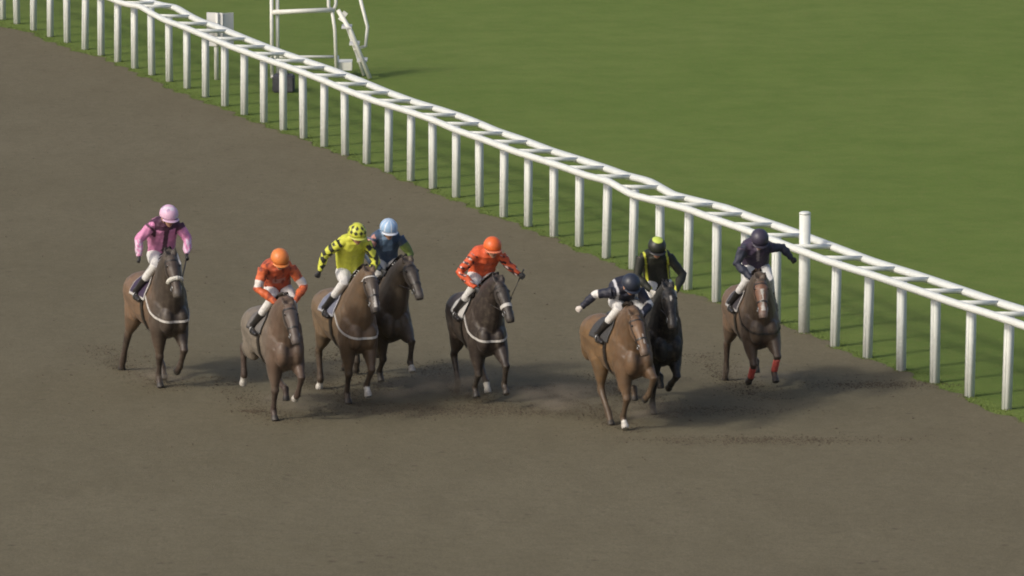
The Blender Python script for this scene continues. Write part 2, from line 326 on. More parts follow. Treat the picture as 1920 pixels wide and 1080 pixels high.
# ------------------------------------------------------------------ horse
def ik(a, c, l1, l2, pole):
    a = Vector(a); c = Vector(c); d = c - a; L = d.length
    tot = l1 + l2
    if L > tot * .995:
        k = L / (tot * .995); l1 *= k; l2 *= k
    L = max(L, abs(l1 - l2) + .02)
    x = (l1 * l1 - l2 * l2 + L * L) / (2 * L); h = math.sqrt(max(l1 * l1 - x * x, 0))
    u = d.normalized(); p = Vector(pole); p = (p - u * p.dot(u)).normalized()
    return a + u * x + p * h
def horse_tubes(h):
    """list of (label, sections); local x forward, y to the horse's left, z up"""
    T = []
    T.append(('trunk', [((.74, 0, 1.06), .08, .10), ((.69, 0, 1.05), .155, .21), ((.60, 0, 1.05), .215, .315), ((.47, 0, 1.07), .245, .385), ((.28, 0, 1.10), .25, .43),
        ((.05, 0, 1.10), .265, .40), ((-.2, 0, 1.10), .275, .355), ((-.45, 0, 1.13), .27, .315), ((-.68, 0, 1.17), .262, .28), ((-.86, 0, 1.15), .225, .25), ((-.99, 0, 1.10), .15, .18), ((-1.04, 0, 1.08), .07, .09)]))
    px, ph = h.get('poll', (1.0, 1.85)); nx, nh = h.get('nose', (1.36, 1.36)); px += .06; nx += .10; ph -= .03; py, ny = h.get('ly', (0, 0))
    poll = Vector((px, py, ph)); nose = Vector((nx, ny, nh)); b = Vector((.40, 0, 1.27)); b2 = Vector((.58, py * .25, 1.47))
    m1 = b2.lerp(poll, .4) + Vector((-.03, 0, .05)); m2 = b2.lerp(poll, .75) + Vector((-.02, 0, .05))
    T.append(('neck', [(b, .21, .37), (b2, .180, .30), (m1, .140, .205), (m2, .104, .145), (poll + Vector((-.02, 0, .0)), .078, .12)]))
    hd = (nose - poll); L = hd.length; u = hd / L; s = u.cross(Vector((0, 0, 1))).normalized(); f = s.cross(u).normalized()
    if f.x < 0: f = -f
    def at(t, o): return poll + u * (L * t) + f * o
    T.append(('head', [(at(-.06, -.01), .05, .06), (at(.04, -.015), .078, .09), (at(.2, -.02), .098, .115), (at(.36, -.02), .096, .118), (at(.5, -.005), .075, .10),
        (at(.66, .01), .066, .078), (at(.8, .015), .060, .066), (at(.92, .012), .063, .065), (at(1.0, .0), .052, .052)]))
    head = dict(poll=poll, u=u, s=s, f=f, L=L, at=at)
    for sg in (-1, 1):
        c = at(.0, .02) + s * (sg * .055)
        T.append(('ear', [(c - u * .02, .028, .022), (c - u * .07 + s * sg * .012, .030, .016), (c - u * .12 + s * sg * .018, .018, .011), (c - u * .155 + s * sg * .016, .006, .005)]))
    for name, sg in (('RF', -1), ('LF', 1), ('RH', -1), ('LH', 1)):
        fx, fr, fz = h[name]
        y = -fr      # fr: offset to the horse's right
        hoof = Vector((fx, y, fz + .03))
        if name[1] == 'F':
            lift = fz > .12
            if lift and fx < .75: fet = hoof + Vector((.11, 0, .075)); tilt = Vector((-.9, 0, -.45))
            elif fx > .75: fet = hoof + Vector((-.10, 0, .10)); tilt = Vector((.5, 0, -.8))
            else: fet = hoof + Vector((-.075, 0, .115)); tilt = Vector((.45, 0, -.9))
            ex = .42 + max(-.1, min(.22, .28 * (fx - .35)))
            E = Vector((ex, sg * .145, .85 + max(0, fz) * .15)); S = Vector((.50, sg * .13, 1.08))
            kn = ik(E, fet, .415, .31, (1, 0, .25))
            mid = E.lerp(kn, .45); c1 = kn.lerp(fet, .2); c2 = kn.lerp(fet, .55); c3 = kn.lerp(fet, .85)
            pas = fet.lerp(hoof, .55); tilt.normalize()
            T.append((name, [(S, .10, .17), (E, .10, .145), (mid, .078, .10), (E.lerp(kn, .85), .045, .052), (kn, .048, .052), (c1, .036, .040), (c2, .029, .036), (c3, .032, .040), (fet, .040, .045), (pas, .032, .036), (hoof, .044, .046)]))
            T.append((name + 'hoof', [(hoof - tilt * .01, .043, .045), (hoof + tilt * .035, .052, .058)]))
            T.append((name + 'sh', [((.30, sg * .14, 1.28), .05, .09), ((.42, sg * .165, 1.12), .075, .13), ((.52, sg * .15, .92), .085, .12)]))
            h['joint_' + name] = (kn, fet)
        else:
            lift = fz > .12
            if fx < -.5: fet = hoof + Vector((.06, 0, .125)); tilt = Vector((-.45, 0, -.9))
            elif lift: fet = hoof + Vector((-.02, 0, .13)); tilt = Vector((.1, 0, -1))
            else: fet = hoof + Vector((-.075, 0, .115)); tilt = Vector((.45, 0, -.9))
            sx = -.40 + max(-.22, min(.12, .3 * (fx + .45)))
            St = Vector((sx, sg * .165, .87)); H0 = Vector((-.62, sg * .12, 1.12))
            hk = ik(St, fet, .43, .40, (-1, 0, .1))
            tilt.normalize(); pas = fet.lerp(hoof, .55)
            T.append((name, [(H0, .115, .20), (H0.lerp(St, .6), .115, .19), (St, .105, .165), (St.lerp(hk, .4), .078, .11), (St.lerp(hk, .8), .042, .055), (hk, .044, .062), (hk.lerp(fet, .2), .038, .045), (hk.lerp(fet, .6), .032, .038), (fet, .041, .046), (pas, .033, .037), (hoof, .044, .046)]))
            T.append((name + 'hoof', [(hoof - tilt * .01, .043, .045), (hoof + tilt * .035, .052, .058)]))
            h['joint_' + name] = (hk, fet)
    return T, head
def seg_field(T, P):
    best = np.full(len(P), 1e9); lab = np.zeros(len(P), int); par = np.zeros(len(P))
    for ti, (name, S) in enumerate(T):
        n = len(S) - 1
        for i in range(n):
            a = np.array(S[i][0]); b = np.array(S[i + 1][0]); d = b - a; L2 = max((d * d).sum(), 1e-9)
            t = np.clip(((P - a) @ d) / L2, 0, 1); q = a + t[:, None] * d
            r = (S[i][1] + S[i][2]) / 2 * (1 - t) + (S[i + 1][1] + S[i + 1][2]) / 2 * t
            dist = np.linalg.norm(P - q, axis=1) / np.maximum(r, .012)
            m = dist < best; best[m] = dist[m]; lab[m] = ti; par[m] = (i + t[m]) / n
    return lab, par
def lerp(a, b, t): return a * (1 - t)[:, None] + b * t[:, None]

def build_horse(h):
    T, head = horse_tubes(h)
    bm = bmesh.new()
    for name, S in T:
        k = 1.24 if name in ('RF', 'LF', 'RH', 'LH') else (1.10 if name in ('trunk', 'neck') else 1.07)
        loft(bm, [(p, w * k, hh * (k if name != 'trunk' else 1.03)) for p, w, hh in S], 16)
    at = head['at']; s = head['s']; f = head['f']; u = head['u']
    for sg in (-1, 1):
        blob(bm, at(.30, -.05) + s * sg * .045, (.07, .045, .08))                      # jaw
        blob(bm, (-.66, sg * .15, 1.12), (.29, .125, .25)); blob(bm, (-.85, sg * .11, 1.0), (.14, .11, .24))
        blob(bm, (.66, sg * .105, .99), (.13, .10, .19)); blob(bm, (.40, sg * .215, .98), (.13, .055, .15)); blob(bm, (.46, sg * .20, 1.22), (.09, .05, .19)); blob(bm, (-.40, sg * .20, .98), (.13, .07, .16))                               # breast
        blob(bm, at(.22, .055) + s * sg * .072, (.03, .022, .025))                     # brow over the eye
        blob(bm, at(.93, .03) + s * sg * .038, (.022, .018, .025))                     # nostril rim
    me = fused(bm, .0145, 3)
    P = verts_np(me); lab, par = seg_field(T, P)
    names = [t[0] for t in T]
    col = np.tile(np.array(h['body'], float), (len(P), 1)); neckc = np.array(h.get('front', h['body']), float); legc = np.array(h['legs'], float)
    t = np.clip((P[:, 0] - .1) / .5, 0, 1); col = lerp(col, np.tile(neckc, (len(P), 1)), t)
    belly = np.clip((.98 - P[:, 2]) / .2, 0, 1) * .25; col = lerp(col, np.tile(legc, (len(P), 1)), belly)
    for i, nme in enumerate(names):
        m = lab == i
        if nme in ('RF', 'LF', 'RH', 'LH'):
            k = np.clip((par[m] - .28) / .22, 0, 1); col[m] = lerp(col[m], np.tile(legc, (m.sum(), 1)), k)
            sock = h.get('socks', {}).get(nme)
            if sock is not None:
                k = (par[m] > sock).astype(float); col[m] = lerp(col[m], np.tile(np.array((.55, .53, .48)), (m.sum(), 1)), k)
        elif nme.endswith('hoof'): col[m] = (.03, .027, .024) if h.get('socks', {}).get(nme[:2]) is None else (.42, .4, .36)
        elif nme == 'ear': col[m] = neckc * .55
        elif nme == 'head':
            hc = np.array(h.get('face', h.get('front', h['body'])), float); col[m] = hc
            Q = P[m]; rel = Q - np.array(head['poll']); tt = rel @ np.array(u) / head['L']; lat = np.abs(rel @ np.array(s)); fr = rel @ np.array(f)
            mz = np.clip((tt - .78) / .15, 0, 1); col[m] = lerp(col[m], np.tile(np.array(h.get('muzzle', (.035, .03, .028))), (m.sum(), 1)), mz * .85)
            if 'blaze' in h:
                w, a0, a1 = h['blaze']; bz = (lat < w * (1 + .5 * np.sin(tt * 9))) & (tt > a0) & (tt < a1) & (fr > .02)
                cc = col[m]; cc[bz] = (.5, .47, .42); col[m] = cc
    paint(me, col * (1 + np.random.RandomState(h['seed']).normal(0, .04, (len(P), 1))))
    M = h['M']
    root = empty("racehorse", M, h['label'], "horse", "racehorses galloping on the sand track")
    link("body", me, M_coat, root)
    bv = bvh_of(me)
    # eyes
    for sg in (-1, 1):
        bm = bmesh.new(); blob(bm, at(.235, .045) + s * sg * .087, (.019, .019, .019), u=10, v=8); from_bm("eye", bm, M_eye, root)
    # mane: overlapping locks along the crest, tail: bundle of strands
    crest = [Vector((.30, 0, 1.46)), Vector((.45, 0, 1.50))]
    S = T[1][1]
    for (p, w, hh) in S[1:]:
        crest.append(Vector(p) + Vector((-.55, 0, .83)) * hh * 1.0)
    crest.append(at(-.05, .06))
    bm = bmesh.new(); r_ = random.Random(h['seed'])
    for k in range(34):
        tt = k / 45 * (len(crest) - 1.001); i = int(tt); p = crest[i].lerp(crest[i + 1], tt - i)
        hit = bv.find_nearest(p)
        base = hit[0] if hit[0] is not None else p
        sd = r_.choice((-1, -1, 1)); ln = r_.uniform(.06, .13)
        e1 = base + Vector((-.03, sd * .03, .03)); e2 = base + Vector((-.05 - ln * .4, sd * (.05 + r_.uniform(0, .03)), .0 - ln * .2))
        loft(bm, [(base - Vector((0, 0, .01)), .020, .012), (e1, .022, .010), (e2, .006, .004)], 6)
    mme = bpy.data.meshes.new("mane"); bm.to_mesh(mme); bm.free(); paint(mme, np.tile(np.array(h['mane']), (len(mme.vertices), 1))); link("mane", mme, M_hair, root)
    bm = bmesh.new()
    for k in range(26):
        a = r_.uniform(0, 6.28); q = r_.uniform(0, 1)
        o = Vector((0, math.cos(a), math.sin(a))) * .035 * q
        d = Vector((0, math.cos(a), math.sin(a) * .8)) * (.10 * q)
        b0 = Vector((-.98, 0, 1.27))
        loft(bm, [(b0 + o * .6, .02, .02), (b0 + Vector((-.10, .02, .0)) + o, .022, .022), (b0 + Vector((-.17, .05, -.20)) + d * .6, .02, .02), (b0 + Vector((-.22, .10 + r_.gauss(0, .02), -.30)) + d * .7, .014, .014), (b0 + Vector((-.30 - r_.uniform(0, .08), .14, -.42 - r_.uniform(0, .06))) + d * .7, .004, .004)], 6)
    tme = bpy.data.meshes.new("tail"); bm.to_mesh(tme); bm.free(); paint(tme, np.tile(np.array(h['mane']), (len(tme.vertices), 1))); link("tail", tme, M_hair, root)
    # strap helper: closed flat band following surface points
    def band(name, pts_, nrm, w, m, th=.006, wdir=None):
        bm = bmesh.new(); rows = []
        for i, (p, n) in enumerate(zip(pts_, nrm)):
            t = (pts_[min(i + 1, len(pts_) - 1)] - pts_[max(i - 1, 0)]).normalized()
            wv = n.cross(t).normalized() * (w / 2)
            rows.append([bm.verts.new(q) for q in (p + wv + n * .002, p + wv + n * th, p - wv + n * th, p - wv + n * .002)])
        for a, b in zip(rows, rows[1:]):
            for k in range(4): bm.faces.new((a[k], a[(k + 1) % 4], b[(k + 1) % 4], b[k]))
        bm.faces.new(rows[0]); bm.faces.new(rows[-1][::-1])
        bmesh.ops.recalc_face_normals(bm, faces=bm.faces[:])
        return from_bm(name, bm, m, root, False)
    def cast(o, d):
        # outermost surface hit along d
        far_ = Vector(o) + Vector(d).normalized() * 1.2
        hit = bv.ray_cast(far_, -Vector(d).normalized())
        return (hit[0], hit[1]) if hit[0] is not None else (None, None)
    def cast_in(o, d):
        hit = bv.ray_cast(Vector(o), Vector(d).normalized())
        if hit[0] is None: return None, None
        n = hit[1]
        if n.dot(Vector(d)) < 0: n = -n
        return hit[0], n
    # saddle cloth
    nx_, na = 22, 40; grid = []; bm = bmesh.new(); cols = []
    bord = np.array(h.get('cloth_edge', (.6, .58, .54))); cc = np.array(h['cloth'])
    A = R(h.get('cloth_drop', 74)); x0, x1 = h.get('cloth_x', (.26, -.34))
    for i in range(nx_ + 1):
        row = []
        for j in range(na + 1):
            a = -A + 2 * A * j / na; x = x0 + (x1 - x0) * i / nx_ - .05 * (1 - math.cos(a)); a_ = a
            p, n = cast_in((x, 0, 1.12), (0, math.sin(a_), math.cos(a_)))
            if p is None: p = Vector((x, math.sin(a_) * .27, 1.12 + math.cos(a_) * .34)); n = Vector((0, math.sin(a_), math.cos(a_)))
            v = bm.verts.new(p + n * .014)
            row.append(v)
            edge = i < 1 or i > nx_ - 1 or j < 2 or j > na - 2
            cols.append(bord if edge else cc)
        grid.append(row)
    for i in range(nx_):
        for j in range(na): bm.faces.new((grid[i][j], grid[i][j + 1], grid[i + 1][j + 1], grid[i + 1][j]))
    bmesh.ops.recalc_face_normals(bm, faces=bm.faces[:])
    cm = bpy.data.meshes.new("saddle_cloth"); bm.to_mesh(cm); bm.free(); paint(cm, np.array(cols))
    o = link("saddle_cloth", cm, M_cloth, root); sd = o.modifiers.new("t", 'SOLIDIFY'); sd.thickness = .012; sd.offset = 1
    # saddle
    bm = bmesh.new(); loft(bm, [((.15, 0, 1.57), .05, .02), ((.12, 0, 1.575), .10, .035), ((.02, 0, 1.555), .13, .04), ((-.12, 0, 1.53), .14, .04), ((-.2, 0, 1.53), .12, .04), ((-.24, 0, 1.54), .05, .02)], 14)
    from_bm("saddle", bm, M_leather, root)
    # girth
    pts_, nr = [], []
    for k in range(49):
        a = 2 * math.pi * k / 48; p, n = cast_in((.14, 0, 1.12), (0, math.sin(a), math.cos(a)))
        if p: pts_.append(p + n * .014); nr.append(n)
    band("girth", pts_, nr, .08, M_white if h.get('white_girth') else M_leather)
    # breast girth
    if h.get('breast'):
        pts_, nr = [], []
        for k in range(61):
            a = R(-118 + 236 * k / 60); dip = abs(math.cos(a / 1.31))
            z = 1.33 - h.get('breast_dip', .36) * dip ** 1.3
            p, n = cast((.25, 0, z), (math.cos(a), math.sin(a), 0))
            if p: pts_.append(p); nr.append(n)
        band("breast_girth", pts_, nr, .030, M_white if h['breast'] == 'white' else M_leather, th=.012)
    # bridle
    def ring(name, t0, rad, m, w, th=.005, tiltf=0):
        pts_, nr = [], []
        for k in range(33):
            a = 2 * math.pi * k / 32; d = s * math.sin(a) + f * math.cos(a); d = (d + u * tiltf * math.cos(a)).normalized()
            c = at(t0, -.01)
            hit = bv.ray_cast(c, d)
            if hit[0] is not None and (hit[0] - c).length < .2:
                n = hit[1] if hit[1].dot(d) > 0 else -hit[1]
                pts_.append(hit[0]); nr.append(n)
        if len(pts_) > 8: band(name, pts_, nr, w, m, th)
    if h.get('noseband') == 'fleece':
        bm = bmesh.new(); r2 = random.Random(3)
        for k in range(15):
            a = math.pi * (k / 14 - .5) * 1.15; d = s * math.sin(a) + f * math.cos(a); c = at(.58, -.01); hit = bv.ray_cast(c, d)
            if hit[0] is not None: blob(bm, hit[0] + d * .012, (.030 + r2.uniform(0, .005),) * 3, u=10, v=7)
        from_bm("noseband", bm, M_fleece, root)
    else:
        ring("noseband", .60, .07, M_white if h.get('noseband') == 'white' else M_leather, .05 if h.get('noseband') == 'white' else .024, .008)
    ring("browband", .10, .1, M_leather if not h.get('browwhite') else M_white, .022, .006, .1)
    for sg in (-1, 1):
        pts_, nr = [], []
        for k in range(12):
            tt = .06 + .68 * k / 11; d = (s * sg * .96 + f * .25).normalized(); hit = bv.ray_cast(at(tt, -.01), d)
            if hit[0] is not None: pts_.append(hit[0]); nr.append(hit[1] if hit[1].dot(d) > 0 else -hit[1])
        if len(pts_) > 3: band("cheek_strap", pts_, nr, .02, M_leather, .006)
        bm = bmesh.new(); c = at(.76, .0) + s * sg * .066
        tube(bm, [c + u * .035 * math.cos(a) + f * .035 * math.sin(a) for a in [2 * math.pi * k / 12 for k in range(13)]], .006, 6); from_bm("bit_ring", bm, M_metal, root)
        hand = Vector(h['hands'][0 if sg < 0 else 1])
        if (hand - Vector((.45, 0, 1.7))).length > .36: hand = Vector((.5, -.02 * sg, 1.62))
        hx = c; md = c.lerp(hand, .5) + Vector((0, sg * .05, -.05))
        bm = bmesh.new(); tube(bm, [hx, hx.lerp(md, .5) + Vector((0, sg * .02, -.01)), md, md.lerp(hand, .5) + Vector((0, 0, -.015)), hand], .0085, 6); from_bm("rein", bm, M_leather, root)
    if h.get('bandages'):
        for nm, (t0, t1) in h['bandages'].items():
            kn, fet = h['joint_' + nm]; bm = bmesh.new()
            loft(bm, [(kn.lerp(fet, t0 + (t1 - t0) * k / 6), .044 + .003 * (k % 2), .048 + .003 * (k % 2)) for k in range(7)], 14); from_bm("bandage", bm, M_red, root)
    # stirrups
    for sg in (-1, 1):
        ft = Vector(h['feet'][0 if sg < 0 else 1])
        bm = bmesh.new(); tube(bm, [Vector((.0, sg * .17, 1.50)), Vector((.02, sg * .30, 1.36)), ft + Vector((0, 0, .10))], .011, 6); from_bm("stirrup_leather", bm, M_leather, root)
        bm = bmesh.new(); tube(bm, [ft + Vector((0, .055 * math.sin(a), .055 + .055 * -math.cos(a) * 1.1)) for a in [2 * math.pi * k / 14 for k in range(15)]], .007, 6); from_bm("stirrup", bm, M_metal, root)
    return root

# ------------------------------------------------------------------ rider
SKIN = (.42, .24, .16)
def build_rider(r, M):
    root = empty("person", M, r['label'], "person", "jockeys riding in the race")
    hd = Vector(r['head']); pel = Vector((-.06, r.get('pel_y', .06), min(1.78, r['head'][2] - .30))); neck = hd + Vector((-.17, 0, -.06))
    neck.y = hd.y * .85; chest = pel.lerp(neck, .68) + Vector((-.03, 0, .05)); waist = pel.lerp(neck, .3) + Vector((-.04, 0, .03))
    ax = (neck - pel).normalized(); side = Vector((0, 1, 0)) + Vector((0, 0, r.get('roll', 0))); side.normalize()
    sh = {-1: neck + ax * -.07 - side * .195 + Vector((.0, 0, -.03)), 1: neck + ax * -.07 + side * .195 + Vector((.0, 0, -.03))}
    knee = {-1: Vector((.34, -.15, 1.70)), 1: Vector((.34, .15, 1.70))}
    hip = {s: pel + Vector((.0, s * .095, -.01)) for s in (-1, 1)}
    foot = {s: Vector(r['feet'][0 if s < 0 else 1]) for s in (-1, 1)}
    ank = {s: foot[s] + Vector((-.04, 0, .12)) for s in (-1, 1)}
    elb = {-1: Vector(r['relb']), 1: Vector(r['lelb'])}; hnd = {-1: Vector(r['rhand']), 1: Vector(r['lhand'])}
    def torso(g):
        return [(pel + ax * -.05, .13 + g, .11 + g), (pel + ax * .04, .165 + g, .13 + g), (waist, .170 + g, .14 + g), (chest, .195 + g, .15 + g), (neck + ax * -.09, .185 + g, .115 + g), (neck + ax * -.03, .11 + g, .085 + g)]
    def arm(s, g):
        a, e, h_ = sh[s], elb[s], hnd[s]; w = e.lerp(h_, .86)
        return [(a, .060 + g, .060 + g), (a.lerp(e, .35), .052 + g, .052 + g), (e, .042 + g, .042 + g), (e.lerp(h_, .3), .041 + g, .041 + g), (w, .026 + g * .6, .026 + g * .6)]
    def leg_t(s, g):
        return [(hip[s], .105 + g, .11 + g), (hip[s].lerp(knee[s], .4), .095 + g, .098 + g), (hip[s].lerp(knee[s], .85), .062 + g, .062 + g), (knee[s], .058 + g, .060 + g), (knee[s].lerp(ank[s], .55), .044 + g, .046 + g)]
    def leg_b(s, g):
        k, a = knee[s], ank[s]
        return [(k.lerp(a, .36), .046 + g, .050 + g), (k.lerp(a, .6), .044 + g, .048 + g), (k.lerp(a, .8), .036 + g, .038 + g), (a, .036 + g, .042 + g)]
    # body
    bm = bmesh.new()
    loft(bm, torso(-.012), 14)
    yaw = r.get('yaw', 0.); pit = r.get('pitch', 18.)
    HR = Matrix.Rotation(R(yaw), 3, 'Z') @ Matrix.Rotation(R(pit), 3, 'Y')
    def H(x, y, z): return hd + HR @ Vector((x, y, z))
    loft(bm, [(neck + ax * -.08, .06, .06), (neck, .055, .055), (H(-.03, 0, -.05), .052, .055)], 12)
    blob(bm, H(-.01, 0, .02), (.098, .078, .095), HR); blob(bm, H(.03, 0, -.055), (.062, .058, .070), HR); blob(bm, H(.055, 0, -.105), (.030, .030, .022), HR)
    loft(bm, [(H(.085, 0, .0), .009, .010), (H(.105, 0, -.03), .013, .014), (H(.100, 0, -.048), .017, .012)], 8)
    for s in (-1, 1):
        blob(bm, H(-.01, s * .080, -.02), (.020, .010, .032), HR); blob(bm, H(.055, s * .040, -.035), (.022, .020, .018), HR)
    blob(bm, H(.088, 0, -.075), (.014, .026, .008), HR)
    for s in (-1, 1):
        loft(bm, arm(s, -.008), 12); loft(bm, leg_t(s, -.010), 12); loft(bm, leg_b(s, -.010), 12)
        loft(bm, [(ank[s], .034, .040), (foot[s] + Vector((-.02, 0, .04)), .036, .040), (foot[s] + Vector((.07, 0, .03)), .036, .025), (foot[s] + Vector((.13, 0, .022)), .022, .014)], 10)
        # hand: palm, four curled fingers, thumb
        e, h_ = elb[s], hnd[s]; d = (h_ - e).normalized(); w = e.lerp(h_, .84)
        up = Vector((0, 0, 1)); n = (up - d * up.dot(d)); n = n.normalized() if n.length > .1 else Vector((1, 0, 0)); b = d.cross(n)
        loft(bm, [(w, .026, .022), (h_ - d * .01, .036, .022), (h_ + d * .03, .040, .020)], 10, side=tuple(n))
        for k in range(4):
            o = n * (.030 - .020 * k); l = (.9, 1.0, .95, .75)[k]; inn = b * (-s)
            p0 = h_ + d * .025 + o; p1 = p0 + d * .032 * l; p2 = p1 + inn * .026 * l - d * .008; p3 = p2 + inn * .008 - d * .028 * l
            loft(bm, [(p0, .0105, .0105), (p1, .0105, .0105), (p2, .0095, .0095), (p3, .008, .008)], 7)
        p0 = h_ + n * .028; inn = b * (-s)
        loft(bm, [(p0 - d * .01, .013, .013), (p0 + n * .018 + d * .02 + inn * .008, .011, .011), (p0 + n * .008 + d * .042 + inn * .02, .009, .009)], 7)
    me = fused(bm, .0098, 1); P = verts_np(me); col = np.tile(np.array(SKIN), (len(P), 1))
    for s in (-1, 1):
        dd = np.linalg.norm(P - np.array(hnd[s]), axis=1); m = dd < .12; col[m] = r.get('gloves', (.03, .03, .03))
    Hi = HR.inverted(); Q = (P - np.array(hd)) @ np.array(Hi).T
    lips = (Q[:, 0] > .075) & (np.abs(Q[:, 2] + .075) < .009) & (np.abs(Q[:, 1]) < .026); col[lips] = (.33, .13, .10)
    m = (Q[:, 2] < -.12) & (Q[:, 0] < .1); 
    paint(me, col); link("body", me, M_skin, root)
    for s in (-1, 1):
        bm = bmesh.new(); blob(bm, H(.082, s * .030, -.012), (.011, .011, .009), u=8, v=6); from_bm("eye", bm, M_eye, root)
    # silks
    bm = bmesh.new(); loft(bm, [(pel + ax * -.10 + Vector((0, 0, -.02)), .15, .13), (pel + ax * -.02, .185, .15)] + torso(.028)[2:], 18)
    loft(bm, [(neck + ax * -.06, .085, .07), (neck + ax * .02, .062, .060)], 12)
    for s in (-1, 1): loft(bm, arm(s, .020), 14)
    loft(bm, [(sh[-1], .062, .06), (neck + ax * -.06, .075, .075), (sh[1], .062, .06)], 14, side=(1, 0, 0))
    if 'puff' in r: blob(bm, pel.lerp(neck, .35) + Vector((-.10, 0, .07)), (.16, .14, .12))
    me = fused(bm, .0105, 2); P = verts_np(me)
    # folds
    Pn = P.copy(); rs = np.random.RandomState(r['seed'])
    nrm = np.empty(len(P) * 3, dtype=np.float32); me.vertices.foreach_get("normal", nrm); nrm = nrm.reshape(-1, 3)
    wv = sum(np.sin(P @ rs.normal(0, k, 3) + rs.uniform(0, 6)) / (k / 22) for k in (22, 30, 45, 60)) * .0038
    Pn += nrm * wv[:, None]; me.vertices.foreach_set("co", Pn.ravel().astype(np.float32))
    def local(P):
        info = {}
        rel = P - np.array(pel); t = rel @ np.array(ax) / (neck - pel).length; info['t'] = t; info['y'] = P[:, 1] - (pel.y + t * (neck.y - pel.y))
        for s in (-1, 1):
            best = np.full(len(P), 9.); par = np.zeros(len(P))
            for i, (a, b) in enumerate(((sh[s], elb[s]), (elb[s], hnd[s]))):
                a = np.array(a); b = np.array(b); d = b - a; tt = np.clip(((P - a) @ d) / (d @ d), 0, 1); dist = np.linalg.norm(P - a - tt[:, None] * d, axis=1)
                m = dist < best; best[m] = dist[m]; par[m] = i + tt[m]
            arm_ = (best < .075) & ((par > .12) | (s * info['y'] > .16)); info[s] = (arm_, par)
        return info
    paint(me, r['silk'](P, local(P))); link("silks", me, M_cloth, root)
    # breeches
    bm = bmesh.new(); loft(bm, [(pel + ax * -.06, .14, .115), (pel + ax * .03, .160, .125), (pel + ax * .12, .148, .118)], 16)
    for s in (-1, 1): loft(bm, leg_t(s, .008), 14)
    me = fused(bm, .0115, 2); paint(me, np.tile(np.array(r.get('breeches', (.66, .65, .62))), (len(me.vertices), 1))); link("breeches", me, M_breech, root)
    for s in (-1, 1):
        bm = bmesh.new(); loft(bm, leg_b(s, .006), 14)
        loft(bm, [(ank[s] + Vector((0, 0, .03)), .044, .050), (ank[s] + Vector((0, 0, -.04)), .042, .052), (foot[s] + Vector((-.02, 0, .035)), .042, .050), (foot[s] + Vector((.08, 0, .03)), .043, .032), (foot[s] + Vector((.15, 0, .022)), .030, .020)], 12)
        loft(bm, [(foot[s] + Vector((-.085, 0, .002)), .03, .014), (foot[s] + Vector((.0, 0, .002)), .036, .012), (foot[s] + Vector((.15, 0, .004)), .03, .010)], 12)
        me = fused(bm, .0115, 2); P = verts_np(me); k0, a0 = np.array(knee[s]), np.array(ank[s]); t = ((P - k0) @ (a0 - k0)) / ((a0 - k0) @ (a0 - k0))
        c = np.tile(np.array((.020, .018, .017)), (len(P), 1)); c[t < .50] = r.get('cuff', (.10, .05, .03)); paint(me, c); link("boot", me, M_boot, root)
    # helmet
    bm = bmesh.new(); blob(bm, (0, 0, 0), (1, 1, 1), u=56, v=32)
    dele = [v for v in bm.verts if v.co.z < -.28]; bmesh.ops.delete(bm, geom=dele, context='VERTS')
    for v in bm.verts: v.co = Vector((v.co.x * .142 - .012, v.co.y * .127, v.co.z * .128 + .035))
    me = bpy.data.meshes.new("helmet"); bm.to_mesh(me); bm.free(); P = verts_np(me)
    paint(me, r['cap'](P)); 
    o = link("helmet", me, M_helmet, root); o.matrix_local = Matrix.Translation(hd) @ HR.to_4x4()
    sd = o.modifiers.new("t", 'SOLIDIFY'); sd.thickness = .008
    bm = bmesh.new(); rows = []
    for i in range(15):
        a = R(-62 + 124 * i / 14); w = .045 * math.cos(a * .95) ** .6
        c0 = Vector((math.cos(a) * .136 - .012, math.sin(a) * .123, .004)); c1 = c0 + Vector((math.cos(a * .7) * w, math.sin(a * .7) * w * .6, -.012))
        rows.append([bm.verts.new(q) for q in (c0 + Vector((0, 0, .004)), c1, c1 + Vector((0, 0, -.004)), c0 - Vector((0, 0, .004)))])
    for a, b in zip(rows, rows[1:]):
        for k in range(4): bm.faces.new((a[k], b[k], b[(k + 1) % 4], a[(k + 1) % 4]))
    bm.faces.new(rows[0]); bm.faces.new(rows[-1][::-1]); bmesh.ops.recalc_face_normals(bm, faces=bm.faces[:])
    me = bpy.data.meshes.new("peak"); bm.to_mesh(me); bm.free(); paint(me, np.tile(np.array(r['peak']), (len(me.vertices), 1)))
    o = link("peak", me, M_helmet, root); o.matrix_local = Matrix.Translation(hd) @ HR.to_4x4()
    # goggles and chin strap
    bm = bmesh.new()
    loft(bm, [(H(math.cos(a) * .100 - .005, math.sin(a) * .083, -.014), .008, .020) for a in [R(-75 + 150 * k / 14) for k in range(15)]], 8, side=(0, 0, .01))
    from_bm("goggles", bm, M_goggle, root)
    bm = bmesh.new(); tube(bm, [H(.0, .088, .0), H(.03, .066, -.07), H(.05, 0, -.128), H(.03, -.066, -.07), H(.0, -.088, .0)], .006, 6); from_bm("chin_strap", bm, M_leather, root)
    return root, hnd
def whip(M, hand, d, label):
    d = Vector(d).normalized(); hand = Vector(hand)
    rt = empty("whip", M @ Matrix.Translation(hand), label, "whip")
    bm = bmesh.new(); tube(bm, [-d * .10, Vector((0, 0, 0)), d * .06], .011, 8); from_bm("grip", bm, M_leather, rt)
    bm = bmesh.new(); tube(bm, [d * .06, d * .20, d * .34], .006, 8); from_bm("shaft", bm, M_leather, rt)
    bm = bmesh.new(); box(bm, d * .40, (.03, .03, .12), Vector((0, 0, 1)).rotation_difference(d).to_matrix()); from_bm("flap", bm, M_leather, rt, False)

